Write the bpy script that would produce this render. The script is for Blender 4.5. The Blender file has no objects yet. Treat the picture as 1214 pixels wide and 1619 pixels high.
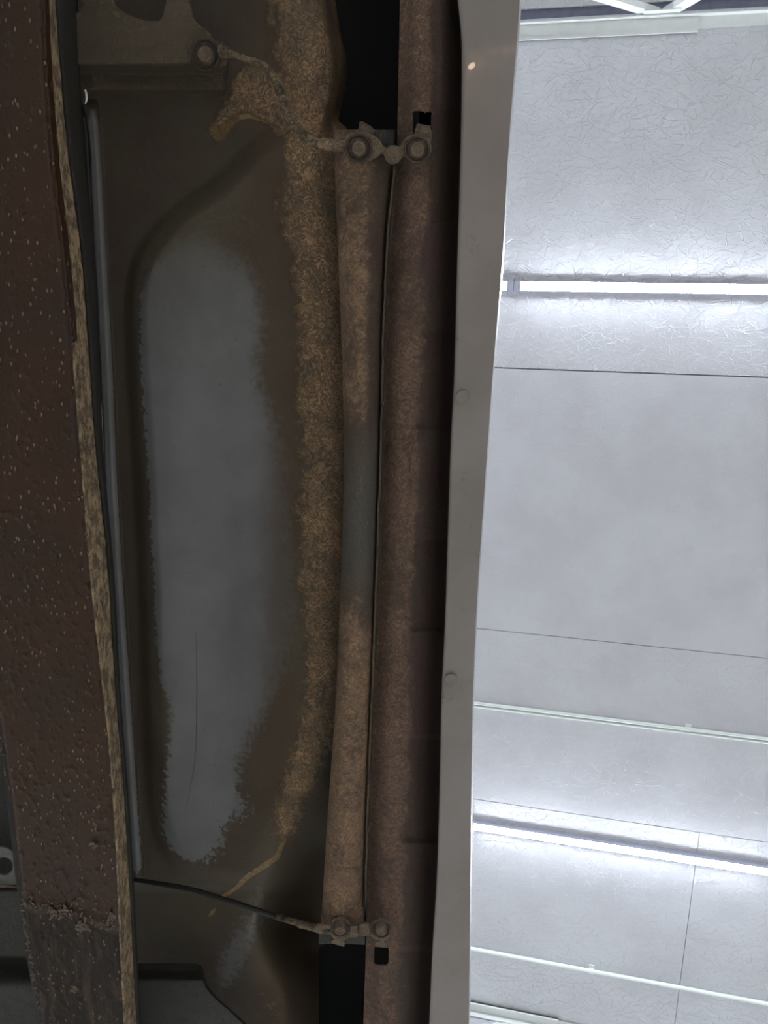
import bpy, bmesh, math, random
import numpy as np
from mathutils import Matrix, Vector

random.seed(7)
rng = np.random.RandomState(11)
C = bpy.context.scene.collection
SC = bpy.context.scene

# ------------------------------------------------------------------ camera
F = 1350.0; CX, CY = 607.0, 809.5
CAMZ = 1.25
def nrm(v): return v / np.linalg.norm(v)
Yc = nrm(np.array([-52.0, 4760.0, F]))            # vehicle's length, seen by the camera
Xc = np.array([1.0, 0, 0]); Xc = nrm(Xc - Yc * Xc.dot(Yc))
Zc = np.cross(Xc, Yc)
M3 = np.array([Xc, Yc, Zc])                       # camera -> world
right, down, fwd = M3[:, 0], M3[:, 1], M3[:, 2]
cam = bpy.data.cameras.new('camera')
cam.sensor_fit = 'VERTICAL'; cam.sensor_height = 36.0; cam.lens = 36.0 * F / 1619.0
cam.clip_start = 0.01
co = bpy.data.objects.new('camera', cam); C.objects.link(co)
mw = Matrix([[right[0], -down[0], -fwd[0], 0], [right[1], -down[1], -fwd[1], 0],
             [right[2], -down[2], -fwd[2], CAMZ], [0, 0, 0, 1]])
co.matrix_world = mw
SC.camera = co
SC.view_settings.view_transform = 'Standard'
SC.view_settings.look = 'None'
SC.view_settings.gamma = 1.0
SC.view_settings.use_curve_mapping = False
SC.view_settings.exposure = -0.12
LED_L = 225.0
LED_DOWN = 1.0
WORK_LAMP_L = 60.0

w = bpy.data.worlds.new('world'); SC.world = w; w.use_nodes = True
w.node_tree.nodes['Background'].inputs[0].default_value = (0.55, 0.6, 0.7, 1)
w.node_tree.nodes['Background'].inputs[1].default_value = 0.05

def dirs(px, py):
    px = np.asarray(px, float); py = np.asarray(py, float)
    d = np.stack([(px - CX) / F, (py - CY) / F, np.ones_like(px + py * 0)], -1)
    return d @ M3.T
def P(px, py, h):
    """world point that sits h metres above the camera on the sight line of a pixel"""
    px, py, h = np.broadcast_arrays(np.asarray(px, float), np.asarray(py, float), np.asarray(h, float))
    d = dirs(px, py)
    out = d * (h / d[..., 2])[..., None]
    out[..., 2] += CAMZ
    return out

# ------------------------------------------------------------------ numpy noise
def vnoise(x, y, seed=0):
    xi = np.floor(x).astype(np.int64); yi = np.floor(y).astype(np.int64)
    fx = x - xi; fy = y - yi
    fx = fx * fx * (3 - 2 * fx); fy = fy * fy * (3 - 2 * fy)
    def hsh(a, b):
        n = (a * 374761393 + b * 668265263 + seed * 974634777) & 0x7fffffff
        n = ((n ^ (n >> 13)) * 1274126177) & 0x7fffffff
        n = n ^ (n >> 16)
        return (n & 0xffff) / 65535.0
    a = hsh(xi, yi); b = hsh(xi + 1, yi); c = hsh(xi, yi + 1); d = hsh(xi + 1, yi + 1)
    return (a * (1 - fx) + b * fx) * (1 - fy) + (c * (1 - fx) + d * fx) * fy
def fbm(x, y, seed=0, oct=4):
    s = 0; a = 0.5; t = 0
    for k in range(oct):
        s = s + a * vnoise(x * 2 ** k, y * 2 ** k, seed + k); t += a; a *= 0.55
    return s / t - 0.5
def sst(a, b, x):
    t = np.clip((x - a) / (b - a), 0, 1); return t * t * (3 - 2 * t)
def crv(pts):
    """smooth x(y) curve through points given as (y, x)"""
    ys = np.array([p[0] for p in pts], float); xs = np.array([p[1] for p in pts], float)
    d = np.gradient(xs, ys)
    def f(y):
        y = np.asarray(y, float)
        i = np.clip(np.searchsorted(ys, y) - 1, 0, len(ys) - 2)
        h = ys[i + 1] - ys[i]; t = (y - ys[i]) / h
        t = np.clip(t, 0, 1); ex = (y - np.clip(y, ys[0], ys[-1]))
        m0, m1 = d[i] * h, d[i + 1] * h
        v = (2*t**3-3*t**2+1)*xs[i] + (t**3-2*t**2+t)*m0 + (-2*t**3+3*t**2)*xs[i+1] + (t**3-t**2)*m1
        return v + ex * np.where(y < ys[0], d[0], d[-1])
    return f
def polysd(px, py, poly):
    """signed distance to a polygon, positive inside"""
    px = np.asarray(px, float); py = np.asarray(py, float)
    dmin = np.full(px.shape, 1e9); ins = np.zeros(px.shape, bool)
    n = len(poly)
    for i in range(n):
        x0, y0 = poly[i]; x1, y1 = poly[(i + 1) % n]
        ex, ey = x1 - x0, y1 - y0
        t = np.clip(((px - x0) * ex + (py - y0) * ey) / (ex * ex + ey * ey + 1e-9), 0, 1)
        dmin = np.minimum(dmin, np.hypot(px - x0 - t * ex, py - y0 - t * ey))
        c = ((y0 > py) != (y1 > py))
        with np.errstate(divide='ignore', invalid='ignore'):
            xx = (x1 - x0) * (py - y0) / ((y1 - y0) if y1 != y0 else 1e-9) + x0
        ins ^= c & (px < xx)
    return np.where(ins, dmin, -dmin)
def smooth_poly(pts, n=6):
    out = []
    m = len(pts)
    for i in range(m):
        p0, p1, p2, p3 = [np.array(pts[(i + k - 1) % m], float) for k in range(4)]
        for k in range(n):
            t = k / n
            out.append(tuple(0.5 * ((2*p1) + (-p0+p2)*t + (2*p0-5*p1+4*p2-p3)*t*t + (-p0+3*p1-3*p2+p3)*t**3)))
    return out
def circ(cx, cy, r, n=28, ry=None):
    ry = ry or r
    return [(cx + r * math.cos(2*math.pi*k/n), cy + ry * math.sin(2*math.pi*k/n)) for k in range(n)]

# ------------------------------------------------------------------ materials
class NT:
    def __init__(s, name, dim=1.0):
        s.dim = dim
        s.m = bpy.data.materials.new(name); s.m.use_nodes = True
        s.t = s.m.node_tree; s.b = s.t.nodes['Principled BSDF']
        s.co = s.t.nodes.new('ShaderNodeTexCoord').outputs['Object']
    def lk(s, a, b): s.t.links.new(a, b)
    def put(s, sock, v):
        if v is None: return
        if isinstance(v, bpy.types.NodeSocket): s.lk(v, sock)
        else:
            if isinstance(v, tuple) and len(v) == 3 and sock.type == 'RGBA': v = v + (1,)
            sock.default_value = v
    def map(s, scale=(1,1,1), rot=(0,0,0), src=None):
        n = s.t.nodes.new('ShaderNodeMapping'); s.lk(src or s.co, n.inputs['Vector'])
        n.inputs['Scale'].default_value = scale; n.inputs['Rotation'].default_value = rot
        return n.outputs[0]
    def noise(s, sc, det=4, rough=0.6, vec=None, dist=0.0, col=False):
        n = s.t.nodes.new('ShaderNodeTexNoise'); s.lk(vec or s.co, n.inputs['Vector'])
        n.inputs['Scale'].default_value = sc; n.inputs['Detail'].default_value = det
        n.inputs['Roughness'].default_value = rough; n.inputs['Distortion'].default_value = dist
        return n.outputs['Color' if col else 'Fac']
    def voro(s, sc, vec=None, feat='F1', out='Distance', rnd=1.0):
        n = s.t.nodes.new('ShaderNodeTexVoronoi'); s.lk(vec or s.co, n.inputs['Vector'])
        n.feature = feat; n.inputs['Scale'].default_value = sc
        n.inputs['Randomness'].default_value = rnd
        return n.outputs[out]
    def math(s, op, a, b=None, c=None, clamp=False):
        n = s.t.nodes.new('ShaderNodeMath'); n.operation = op; n.use_clamp = clamp
        s.put(n.inputs[0], a); s.put(n.inputs[1], b)
        if c is not None: s.put(n.inputs[2], c)
        return n.outputs[0]
    def mr(s, v, a, b, c=0.0, d=1.0):
        n = s.t.nodes.new('ShaderNodeMapRange'); n.interpolation_type = 'SMOOTHSTEP'
        s.put(n.inputs['Value'], v); n.inputs['From Min'].default_value = a; n.inputs['From Max'].default_value = b
        n.inputs['To Min'].default_value = c; n.inputs['To Max'].default_value = d
        return n.outputs['Result']
    def mix(s, f, a, b):
        n = s.t.nodes.new('ShaderNodeMix'); n.data_type = 'RGBA'
        s.put(n.inputs[0], f); s.put(n.inputs[6], a); s.put(n.inputs[7], b)
        return n.outputs[2]
    def attr(s, name):
        n = s.t.nodes.new('ShaderNodeAttribute'); n.attribute_name = name; return n.outputs['Fac']
    def bump(s, h, strength=0.5, dist=0.002, normal=None):
        n = s.t.nodes.new('ShaderNodeBump'); n.inputs['Strength'].default_value = strength
        n.inputs['Distance'].default_value = dist; s.put(n.inputs['Height'], h)
        if normal is not None: s.lk(normal, n.inputs['Normal'])
        return n.outputs[0]
    def done(s, color=None, rough=0.6, metal=0.0, normal=None, spec=None, coat=None):
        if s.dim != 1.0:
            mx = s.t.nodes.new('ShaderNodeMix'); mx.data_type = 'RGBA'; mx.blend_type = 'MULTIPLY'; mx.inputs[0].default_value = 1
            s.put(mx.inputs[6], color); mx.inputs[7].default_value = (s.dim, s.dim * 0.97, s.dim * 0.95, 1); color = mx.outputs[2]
        s.put(s.b.inputs['Base Color'], color); s.put(s.b.inputs['Roughness'], rough)
        s.put(s.b.inputs['Metallic'], metal)
        if normal is not None: s.lk(normal, s.b.inputs['Normal'])
        if spec is not None: s.put(s.b.inputs['Specular IOR Level'], spec)
        if coat is not None: s.put(s.b.inputs['Coat Weight'], coat)
        return s.m

def rgb(r, g, b):
    f = lambda c: (c/255)/12.92 if c/255 <= 0.04045 else ((c/255+0.055)/1.055)**2.4
    return (f(r), f(g), f(b))

# colours of the things under neutral light
TAN = rgb(216, 178, 138); TAN2 = rgb(128, 108, 86); OLIVE = rgb(90, 84, 70); UMBER = rgb(84, 72, 60)
PRIMER = rgb(134, 136, 139); DARK = rgb(60, 57, 52); MAUVE = rgb(96, 80, 76)

def mat_pan():
    n = NT('pan_metal', 0.7)
    fine = n.noise(260, 5, 0.7); mid = n.noise(45, 5, 0.65, dist=0.4); big = n.noise(9, 4, 0.6)
    base = n.mix(n.mr(big, 0.4, 0.62), OLIVE, UMBER)
    base = n.mix(n.mr(fine, 0.35, 0.8, 0, 0.35), base, TAN2)
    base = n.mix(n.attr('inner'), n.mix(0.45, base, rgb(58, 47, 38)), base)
    # clean primer patch with a ragged edge
    g = n.math('ADD', n.attr('primer'), n.math('MULTIPLY', n.math('SUBTRACT', n.noise(120, 5, 0.72), 0.5), n.attr('ragged')))
    gm = n.mr(n.math('DIVIDE', g, n.math('ADD', n.math('MULTIPLY', n.attr('soft'), 0.5), 0.05)), -1.0, 1.0)
    pr = n.mix(n.mr(n.noise(14, 5, 0.6), 0.35, 0.7, 0, 0.5), PRIMER, rgb(108, 110, 110))
    pr = n.mix(n.mr(n.noise(500, 2, 0.6), 0.72, 0.78, 0, 0.6), pr, DARK)
    base = n.mix(n.math('MULTIPLY', gm, n.attr('clean')), base, pr)
    # film of brown road dust
    film = n.mr(n.math('ADD', n.attr('film'), n.math('MULTIPLY', n.math('SUBTRACT', mid, 0.5), 0.7)), 0.0, 1.0)
    base = n.mix(n.math('MULTIPLY', film, 0.75), base, rgb(104, 88, 70))
    # caked tan dust
    d = n.math('ADD', n.attr('dust'), n.math('MULTIPLY', n.math('SUBTRACT', n.noise(55, 6, 0.76, dist=1.2), 0.5), 3.0))
    d = n.math('ADD', d, n.math('MULTIPLY', n.math('SUBTRACT', n.noise(14, 4, 0.6), 0.5), 1.8))
    dm = n.mr(d, -0.25, 0.4)
    crack = n.mr(n.noise(140, 6, 0.75, dist=2.2), 0.38, 0.58)
    dust = n.mix(crack, rgb(134, 113, 90), TAN)
    dust = n.mix(n.mr(n.noise(20, 3), 0.4, 0.65), dust, n.mix(crack, rgb(112, 104, 90), rgb(172, 146, 116)))
    base = n.mix(n.math('MULTIPLY', dm, 0.92), base, dust)
    w = n.mr(n.math('ADD', n.attr('worm'), n.math('MULTIPLY', n.math('SUBTRACT', n.noise(110, 4, 0.6), 0.5), 0.9)), -0.05, 0.08)
    base = n.mix(w, base, n.mix(crack, rgb(124,104,74), rgb(162, 136, 96)))
    spk = n.mr(n.voro(38), 0.035, 0.05, 1, 0)
    base = n.mix(n.math('MULTIPLY', spk, 0.6), base, DARK)
    rough = n.mix(gm, (0.75,)*3, (0.42,)*3)
    rough = n.mix(dm, rough, (0.95,)*3)
    hgt = n.math('ADD', n.math('MULTIPLY', n.math('MULTIPLY', crack, dm), 1.0), n.math('MULTIPLY', fine, 0.12))
    hgt = n.math('ADD', hgt, n.math('MULTIPLY', dm, 0.7)); hgt = n.math('ADD', hgt, n.math('MULTIPLY', gm, -0.25))
    hgt = n.math('ADD', hgt, n.math('MULTIPLY', w, 1.5))
    return n.done(base, rough, 0, n.bump(hgt, 0.8, 0.0015))

def mat_dusty(name, tan, low, dark, amt=0.0, sc=1.0, attr=True, dim=0.8):
    n = NT(name, dim)
    m = n.noise(48 * sc, 6, 0.75, dist=1.4)
    v = n.math('ADD', n.math('MULTIPLY', n.math('SUBTRACT', m, 0.5), 3.2), amt)
    v = n.math('ADD', v, n.math('MULTIPLY', n.math('SUBTRACT', n.noise(13 * sc, 3), 0.5), 1.6))
    if attr: v = n.math('ADD', v, n.attr('dust'))
    dm = n.mr(v, -0.6, 0.6)
    crack = n.mr(n.noise(150 * sc, 6, 0.75, dist=2.2), 0.38, 0.60)
    base = n.mix(n.mr(n.noise(11, 4), 0.4, 0.65), low, dark)
    if attr:
        base = n.mix(n.math('MULTIPLY', n.mr(n.attr('clean'), 0, 1), 0.8), base, rgb(100, 100, 94))
    base = n.mix(dm, base, n.mix(crack, tuple(c * 0.5 for c in tan), tan))
    pk = n.mr(n.noise(420, 3, 0.6), 0.64, 0.72)
    base = n.mix(n.math('MULTIPLY', pk, 0.35), base, tuple(min(1, c * 1.5) for c in tan))
    h = n.math('ADD', n.math('MULTIPLY', crack, 0.8), dm)
    return n.done(base, n.mix(dm, (0.6,)*3, (0.93,)*3), 0, n.bump(h, 0.8, 0.0015))

def mat_rail():
    n = NT('rail_coating', 0.43)
    lump = n.voro(120, vec=n.map((1.5, 0.7, 1)), rnd=1.0)
    gate = n.mr(n.noise(26, 3), 0.36, 0.46)
    sp = n.math('MULTIPLY', n.mr(lump, 0.12, 0.27, 1, 0), gate)
    fine = n.noise(150, 5, 0.6)
    c = n.mix(n.mr(n.noise(12, 5, 0.6), 0.38, 0.62), rgb(84, 55, 29), rgb(74, 49, 30))
    c = n.mix(n.mr(fine, 0.5, 0.8, 0, 0.5), c, rgb(84, 62, 46))
    streak = n.mr(n.noise(30, 5, 0.7, vec=n.map((3.0, 0.5, 1), (0, 0, -0.75)), dist=0.6), 0.45, 0.65)
    peel = n.mr(n.math('ADD', n.attr('peel'), n.math('MULTIPLY', n.math('SUBTRACT', n.noise(40, 4), 0.5), 1.0)), -0.1, 0.1)
    c = n.mix(peel, c, n.mix(streak, rgb(60, 50, 42), rgb(98, 82, 70)))
    c = n.mix(n.math('MULTIPLY', sp, 0.85), c, rgb(206, 172, 138))  # lumps coloured pale to stand in for their bright highlights
    wn = n.math('ADD', n.attr('worn'), n.math('MULTIPLY', n.math('SUBTRACT', n.noise(60, 5, 0.7, vec=n.map((3.5, 0.6, 1))), 0.5), 0.7))
    wm = n.mr(wn, -0.12, 0.12)
    worn = n.mix(n.mr(n.noise(80, 5, 0.75, vec=n.map((2.5, 0.7, 1), (0, 0, 0.3))), 0.42, 0.6), rgb(142, 124, 100), rgb(232, 202, 162))
    c = n.mix(wm, c, worn)
    h = n.math('ADD', n.math('MULTIPLY', sp, 3.0), n.math('MULTIPLY', fine, 0.5))
    h = n.math('ADD', h, n.math('MULTIPLY', n.math('MULTIPLY', streak, peel), 1.0))
    ro = n.mix(peel, (0.36,)*3, (0.7,)*3); ro = n.mix(wm, ro, (0.85,)*3)
    return n.done(c, ro, 0, n.bump(h, 0.8, 0.0020), spec=0.3)

def mat_paint():
    n = NT('grey_body_paint', 0.74)
    c = n.mix(n.mr(n.noise(7, 4), 0.35, 0.65), rgb(150, 143, 140), rgb(138, 131, 126))
    c = n.mix(n.mr(n.noise(700, 2, 0.6), 0.68, 0.76, 0, 0.7), c, rgb(70, 66, 62))
    sm = n.math('MULTIPLY', n.mr(n.noise(24, 6, 0.7), 0.58, 0.7), n.mr(n.noise(260, 4), 0.4, 0.7))
    c = n.mix(n.math('MULTIPLY', sm, 0.6), c, rgb(80, 70, 70))
    return n.done(c, n.mr(n.noise(180, 4), 0.3, 0.7, 0.3, 0.46), 0.25, n.bump(n.noise(300, 3), 0.08, 0.0006), coat=0.25)

def mat_simple(name, col, rough=0.6, metal=0.0, bump=0.0, sc=120, var=0.25):
    n = NT(name)
    c = n.mix(n.mr(n.noise(sc, 5, 0.65), 0.35, 0.7), col, tuple(x * (1 - var) for x in col))
    nm = n.bump(n.noise(sc * 1.7, 4), bump, 0.001) if bump else None
    return n.done(c, rough, metal, nm)

def mat_ceiling():
    n = NT('painted_osb')
    layers = []
    wob = n.t.nodes.new('ShaderNodeVectorMath'); wob.operation = 'MULTIPLY_ADD'
    n.lk(n.noise(9, 3, 0.6, col=True), wob.inputs[0]); wob.inputs[1].default_value = (0.05, 0.05, 0); n.lk(n.co, wob.inputs[2])
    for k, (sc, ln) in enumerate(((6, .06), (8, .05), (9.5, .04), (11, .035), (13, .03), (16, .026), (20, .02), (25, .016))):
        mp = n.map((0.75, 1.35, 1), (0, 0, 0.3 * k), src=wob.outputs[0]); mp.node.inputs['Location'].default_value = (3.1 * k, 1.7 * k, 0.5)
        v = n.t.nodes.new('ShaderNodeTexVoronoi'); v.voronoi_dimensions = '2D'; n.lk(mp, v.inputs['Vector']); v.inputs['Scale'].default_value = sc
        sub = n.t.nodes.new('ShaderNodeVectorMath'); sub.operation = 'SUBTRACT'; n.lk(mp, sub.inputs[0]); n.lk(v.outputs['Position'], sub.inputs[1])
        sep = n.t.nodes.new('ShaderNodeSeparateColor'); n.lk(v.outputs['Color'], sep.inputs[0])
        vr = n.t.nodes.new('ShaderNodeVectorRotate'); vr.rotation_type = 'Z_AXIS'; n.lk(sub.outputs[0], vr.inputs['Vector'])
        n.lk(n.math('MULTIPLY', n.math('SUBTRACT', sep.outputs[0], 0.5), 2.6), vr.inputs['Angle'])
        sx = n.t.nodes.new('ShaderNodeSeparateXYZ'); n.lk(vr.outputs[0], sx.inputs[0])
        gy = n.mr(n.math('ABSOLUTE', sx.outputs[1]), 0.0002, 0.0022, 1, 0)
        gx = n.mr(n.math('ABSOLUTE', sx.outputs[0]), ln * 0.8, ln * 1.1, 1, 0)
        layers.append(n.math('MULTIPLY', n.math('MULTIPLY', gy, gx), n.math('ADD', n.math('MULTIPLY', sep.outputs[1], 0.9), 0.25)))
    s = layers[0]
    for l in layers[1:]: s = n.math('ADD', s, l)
    soft = n.noise(30, 5, 0.65, vec=n.map((0.7, 1.5, 1)), dist=1.2)
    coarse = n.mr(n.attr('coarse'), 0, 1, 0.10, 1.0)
    h = n.math('MULTIPLY', n.math('ADD', s, n.math('MULTIPLY', soft, 1.3)), coarse)
    c = n.mix(n.mr(n.noise(2.2, 5, 0.6), 0.35, 0.65), rgb(214, 214, 220), rgb(204, 203, 209))
    c = n.mix(n.math('MULTIPLY', n.math('MULTIPLY', s, coarse), 0.55, clamp=True), c, rgb(243, 244, 246))  # ridge highlights painted in: raised strands get a lighter colour
    sm = n.math('MULTIPLY', n.mr(n.noise(7, 6, 0.75), 0.66, 0.76), 0.5)
    c = n.mix(sm, c, rgb(150, 146, 148))
    c = n.mix(n.mr(n.voro(7), 0.02, 0.03, 0.5, 0), c, rgb(120, 118, 120))
    return n.done(c, 0.42, 0, n.bump(h, 1.0, 0.0026))

def mat_emit(name, col, strength):
    m = bpy.data.materials.new(name); m.use_nodes = True
    b = m.node_tree.nodes['Principled BSDF']
    b.inputs['Base Color'].default_value = (0.8, 0.8, 0.8, 1)
    b.inputs['Emission Color'].default_value = col + (1,); b.inputs['Emission Strength'].default_value = strength
    return m

PAN = mat_pan(); RAIL = mat_rail(); PAINT = mat_paint(); CEIL = mat_ceiling()
DUSTY = mat_dusty('dusty_channel', rgb(182, 150, 120), rgb(96, 80, 65), rgb(92, 72, 62))
DUSTY2 = mat_dusty('dusty_panel', rgb(150, 122, 104), rgb(84, 68, 58), rgb(86, 64, 62))
LUG = mat_dusty('dusty_lug', rgb(150, 130, 108), rgb(86, 76, 66), rgb(66, 56, 50), 0.3, 2.2, attr=False, dim=1.0)
BOLT = mat_dusty('rusty_bolt', rgb(146, 126, 106), rgb(98, 86, 74), rgb(84, 74, 66), 0.5, 2.5, attr=False, dim=1.0)
WASH = mat_dusty('rusty_washer', rgb(128, 108, 92), rgb(64, 57, 50), rgb(56, 48, 44), -0.1, 1.8, attr=False, dim=0.95)
CABLE = mat_dusty('mud_caked_line', rgb(198, 172, 138), rgb(52, 46, 40), rgb(40, 36, 33), -0.05, 2.4, attr=False, dim=0.9)
CROSS = mat_dusty('crossmember_film', rgb(122, 108, 88), rgb(102, 90, 73), rgb(94, 82, 66), -0.3, 0.5, attr=False, dim=0.8)
BLACK = mat_simple('black_rubber', rgb(34, 32, 31), 0.6, 0, 0.3)
VOID = mat_simple('cavity_shade_black', rgb(12, 11, 12), 0.8)  # near-black colour stands in for the shade inside the cavity
BARE = mat_simple('bare_steel_edge', rgb(150, 146, 140), 0.45, 0.5, 0.3)
WHITE = mat_simple('white_steel', rgb(226, 228, 226), 0.4, 0, 0.05, 20, 0.06)
PVC = mat_simple('white_conduit', rgb(236, 242, 238), 0.3, 0, 0.0, 20, 0.04)
HOUS = mat_simple('lamp_housing', rgb(205, 208, 226), 0.45, 0, 0.0, 20, 0.05)
GREYSTEEL = mat_simple('grey_steel', rgb(150, 153, 176), 0.6, 0, 0.1, 30, 0.2)
CONC = mat_simple('concrete', rgb(186, 180, 170), 0.7, 0, 0.2, 6, 0.2)
WALLM = mat_simple('wall_paint', rgb(215, 215, 215), 0.6, 0, 0.1, 3, 0.06)
LEDM = mat_emit('led_diffuser', (0.82, 0.91, 1.0), LED_L)

# ------------------------------------------------------------------ object helpers
def link(name, me, mat, parent=None, mods=None):
    o = bpy.data.objects.new(name, me); C.objects.link(o)
    if mat: me.materials.append(mat)
    if parent:
        o.parent = parent
        o.matrix_parent_inverse = parent_world(parent).inverted()
    return o
def parent_world(p):
    m = p.matrix_basis.copy()
    if p.parent: m = parent_world(p.parent) @ p.matrix_parent_inverse @ m
    return m
def mesh_np(name, V, Fc, smooth=True):
    me = bpy.data.meshes.new(name)
    me.from_pydata([tuple(v) for v in V], [], [tuple(int(i) for i in f) for f in Fc])
    if smooth: me.polygons.foreach_set('use_smooth', [True] * len(me.polygons))
    me.update(); return me
def solid(o, t, offset=-1):
    m = o.modifiers.new('thickness', 'SOLIDIFY'); m.thickness = t; m.offset = offset; m.use_even_offset = False
    return o
def bevel(o, wd, seg=2):
    m = o.modifiers.new('bevel', 'BEVEL'); m.width = wd; m.segments = seg; m.limit_method = 'ANGLE'; return o

def sheet(name, xl, xr, y0, y1, hf, mat, parent, step=3.0, cols=None, masks=None, holes=(), thick=0.0012, spacing=None):
    """pressed sheet metal: rows run along the vehicle; xl/xr outline, hf(px,py,s) relief"""
    ny = int((y1 - y0) / step) + 1
    ys = np.linspace(y0, y1, ny)
    wmax = float(np.max(xr(ys) - xl(ys)))
    nx = cols or int(wmax / step) + 1
    s = np.linspace(0, 1, nx) if spacing is None else np.asarray(spacing)
    nx = len(s)
    S, Yp = np.meshgrid(s, ys)
    L = xl(ys)[:, None]; R = xr(ys)[:, None]
    Xp = L + (R - L) * S
    for hp in holes:                     # pull the grid onto each hole's rim
        sd = polysd(Xp, Yp, hp)
        near = np.abs(sd) < step * 0.8
        idx = np.argwhere(near)
        for (i, j) in idx:
            x, y = Xp[i, j], Yp[i, j]; best = None
            for k in range(len(hp)):
                a = hp[k]; b = hp[(k + 1) % len(hp)]
                ex, ey = b[0]-a[0], b[1]-a[1]
                t = min(1, max(0, ((x-a[0])*ex + (y-a[1])*ey) / (ex*ex+ey*ey+1e-9)))
                q = (a[0]+t*ex, a[1]+t*ey); dd = (q[0]-x)**2 + (q[1]-y)**2
                if best is None or dd < best[0]: best = (dd, q)
            Xp[i, j], Yp[i, j] = best[1]
    H = hf(Xp, Yp, S)
    V = P(Xp, Yp, H).reshape(-1, 3)
    I = np.arange(ny * nx).reshape(ny, nx)
    # seen from below (camera) these wind so the normal points down
    Fc = np.stack([I[:-1, :-1], I[1:, :-1], I[1:, 1:], I[:-1, 1:]], -1).reshape(-1, 4)
    if holes:
        cxp = (Xp[:-1, :-1] + Xp[1:, 1:] + Xp[1:, :-1] + Xp[:-1, 1:]).reshape(-1) / 4
        cyp = (Yp[:-1, :-1] + Yp[1:, 1:] + Yp[1:, :-1] + Yp[:-1, 1:]).reshape(-1) / 4
        keep = np.ones(len(Fc), bool)
        for hp in holes: keep &= polysd(cxp, cyp, hp) < 0
        Fc = Fc[keep]
    me = mesh_np(name, V, Fc)
    if masks:
        for k, fn in masks.items():
            a = me.attributes.new(k, 'FLOAT', 'POINT')
            a.data.foreach_set('value', np.broadcast_to(np.asarray(fn(Xp, Yp), np.float32), Xp.shape).reshape(-1).astype(np.float32))
    o = link(name, me, mat, parent)
    if me.polygons[len(me.polygons)//2].normal.z > 0: me.flip_normals()
    if thick: solid(o, thick, -1)
    return o

def plate(name, poly, h, t, mat, parent, holes=(), bev=0.0008, tilt=None):
    """flat plate cut to an outline: bottom face at height h, thickness t upwards"""
    cu = bpy.data.curves.new(name, 'CURVE'); cu.dimensions = '2D'; cu.fill_mode = 'BOTH'
    hm = h + t / 2
    for pl in (poly,) + tuple(holes):
        pts = P([p[0] for p in pl], [p[1] for p in pl], h)
        sp = cu.splines.new('POLY'); sp.points.add(len(pts) - 1); sp.use_cyclic_u = True
        for i, q in enumerate(pts): sp.points[i].co = (q[0], q[1], 0, 1)
    cu.extrude = max(t / 2 - bev, 1e-4); cu.bevel_depth = bev; cu.bevel_resolution = 1; cu.offset = -bev
    tmp = bpy.data.objects.new('tmp', cu); C.objects.link(tmp)
    bpy.context.view_layer.update()
    me = bpy.data.meshes.new_from_object(tmp.evaluated_get(bpy.context.evaluated_depsgraph_get()))
    bpy.data.objects.remove(tmp); bpy.data.curves.remove(cu)
    me.materials.clear()
    me.transform(Matrix.Translation((0, 0, CAMZ + hm)))
    if tilt: tilt(me)
    me.name = name
    return link(name, me, mat, parent)

def tube(name, path, mat, parent, n=14, lump=0.0, seed=1, flat=1.0, sub=8, caps=True):
    """path: (px,py,h,radius_m) control points -> swept round line"""
    pts = np.array([list(P(p[0], p[1], p[2])) + [p[3]] for p in path])
    return tube_w(name, pts, mat, parent, n, lump, seed, flat, sub)
def tube_w(name, pts, mat, parent, n=14, lump=0.0, seed=1, flat=1.0, sub=8):
    pts = np.asarray(pts, float); out = []
    m = len(pts)
    for i in range(m - 1):
        p0 = pts[max(i-1, 0)]; p1 = pts[i]; p2 = pts[i+1]; p3 = pts[min(i+2, m-1)]
        for k in range(sub):
            t = k / sub
            out.append(0.5*((2*p1)+(-p0+p2)*t+(2*p0-5*p1+4*p2-p3)*t*t+(-p0+3*p1-3*p2+p3)*t**3))
    out.append(pts[-1]); out = np.array(out)
    V = []; up = np.array([0, 0, 1.0])
    for i, q in enumerate(out):
        d = out[min(i+1, len(out)-1)][:3] - out[max(i-1, 0)][:3]; d = nrm(d)
        a = np.cross(d, up); a = nrm(a) if np.linalg.norm(a) > 1e-6 else np.array([1.0, 0, 0]); b = np.cross(a, d)
        for k in range(n):
            th = 2*math.pi*k/n
            r = q[3]
            if lump: r = r * (1 + lump * float(fbm(np.array(i*0.37), np.array(k*0.55), seed, 3)) * 2)
            V.append(q[:3] + r * (math.cos(th)*a + flat*math.sin(th)*b))
    Fc = []
    L = len(out)
    for i in range(L-1):
        for k in range(n):
            Fc.append((i*n+k, i*n+(k+1) % n, (i+1)*n+(k+1) % n, (i+1)*n+k))
    me = mesh_np(name, V, Fc)
    bm = bmesh.new(); bm.from_mesh(me); bm.verts.ensure_lookup_table()
    bm.faces.new([bm.verts[k] for k in range(n)]); bm.faces.new([bm.verts[(L-1)*n+k] for k in range(n)])
    bmesh.ops.recalc_face_normals(bm, faces=bm.faces); bm.to_mesh(me); bm.free()
    return link(name, me, mat, parent)

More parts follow.
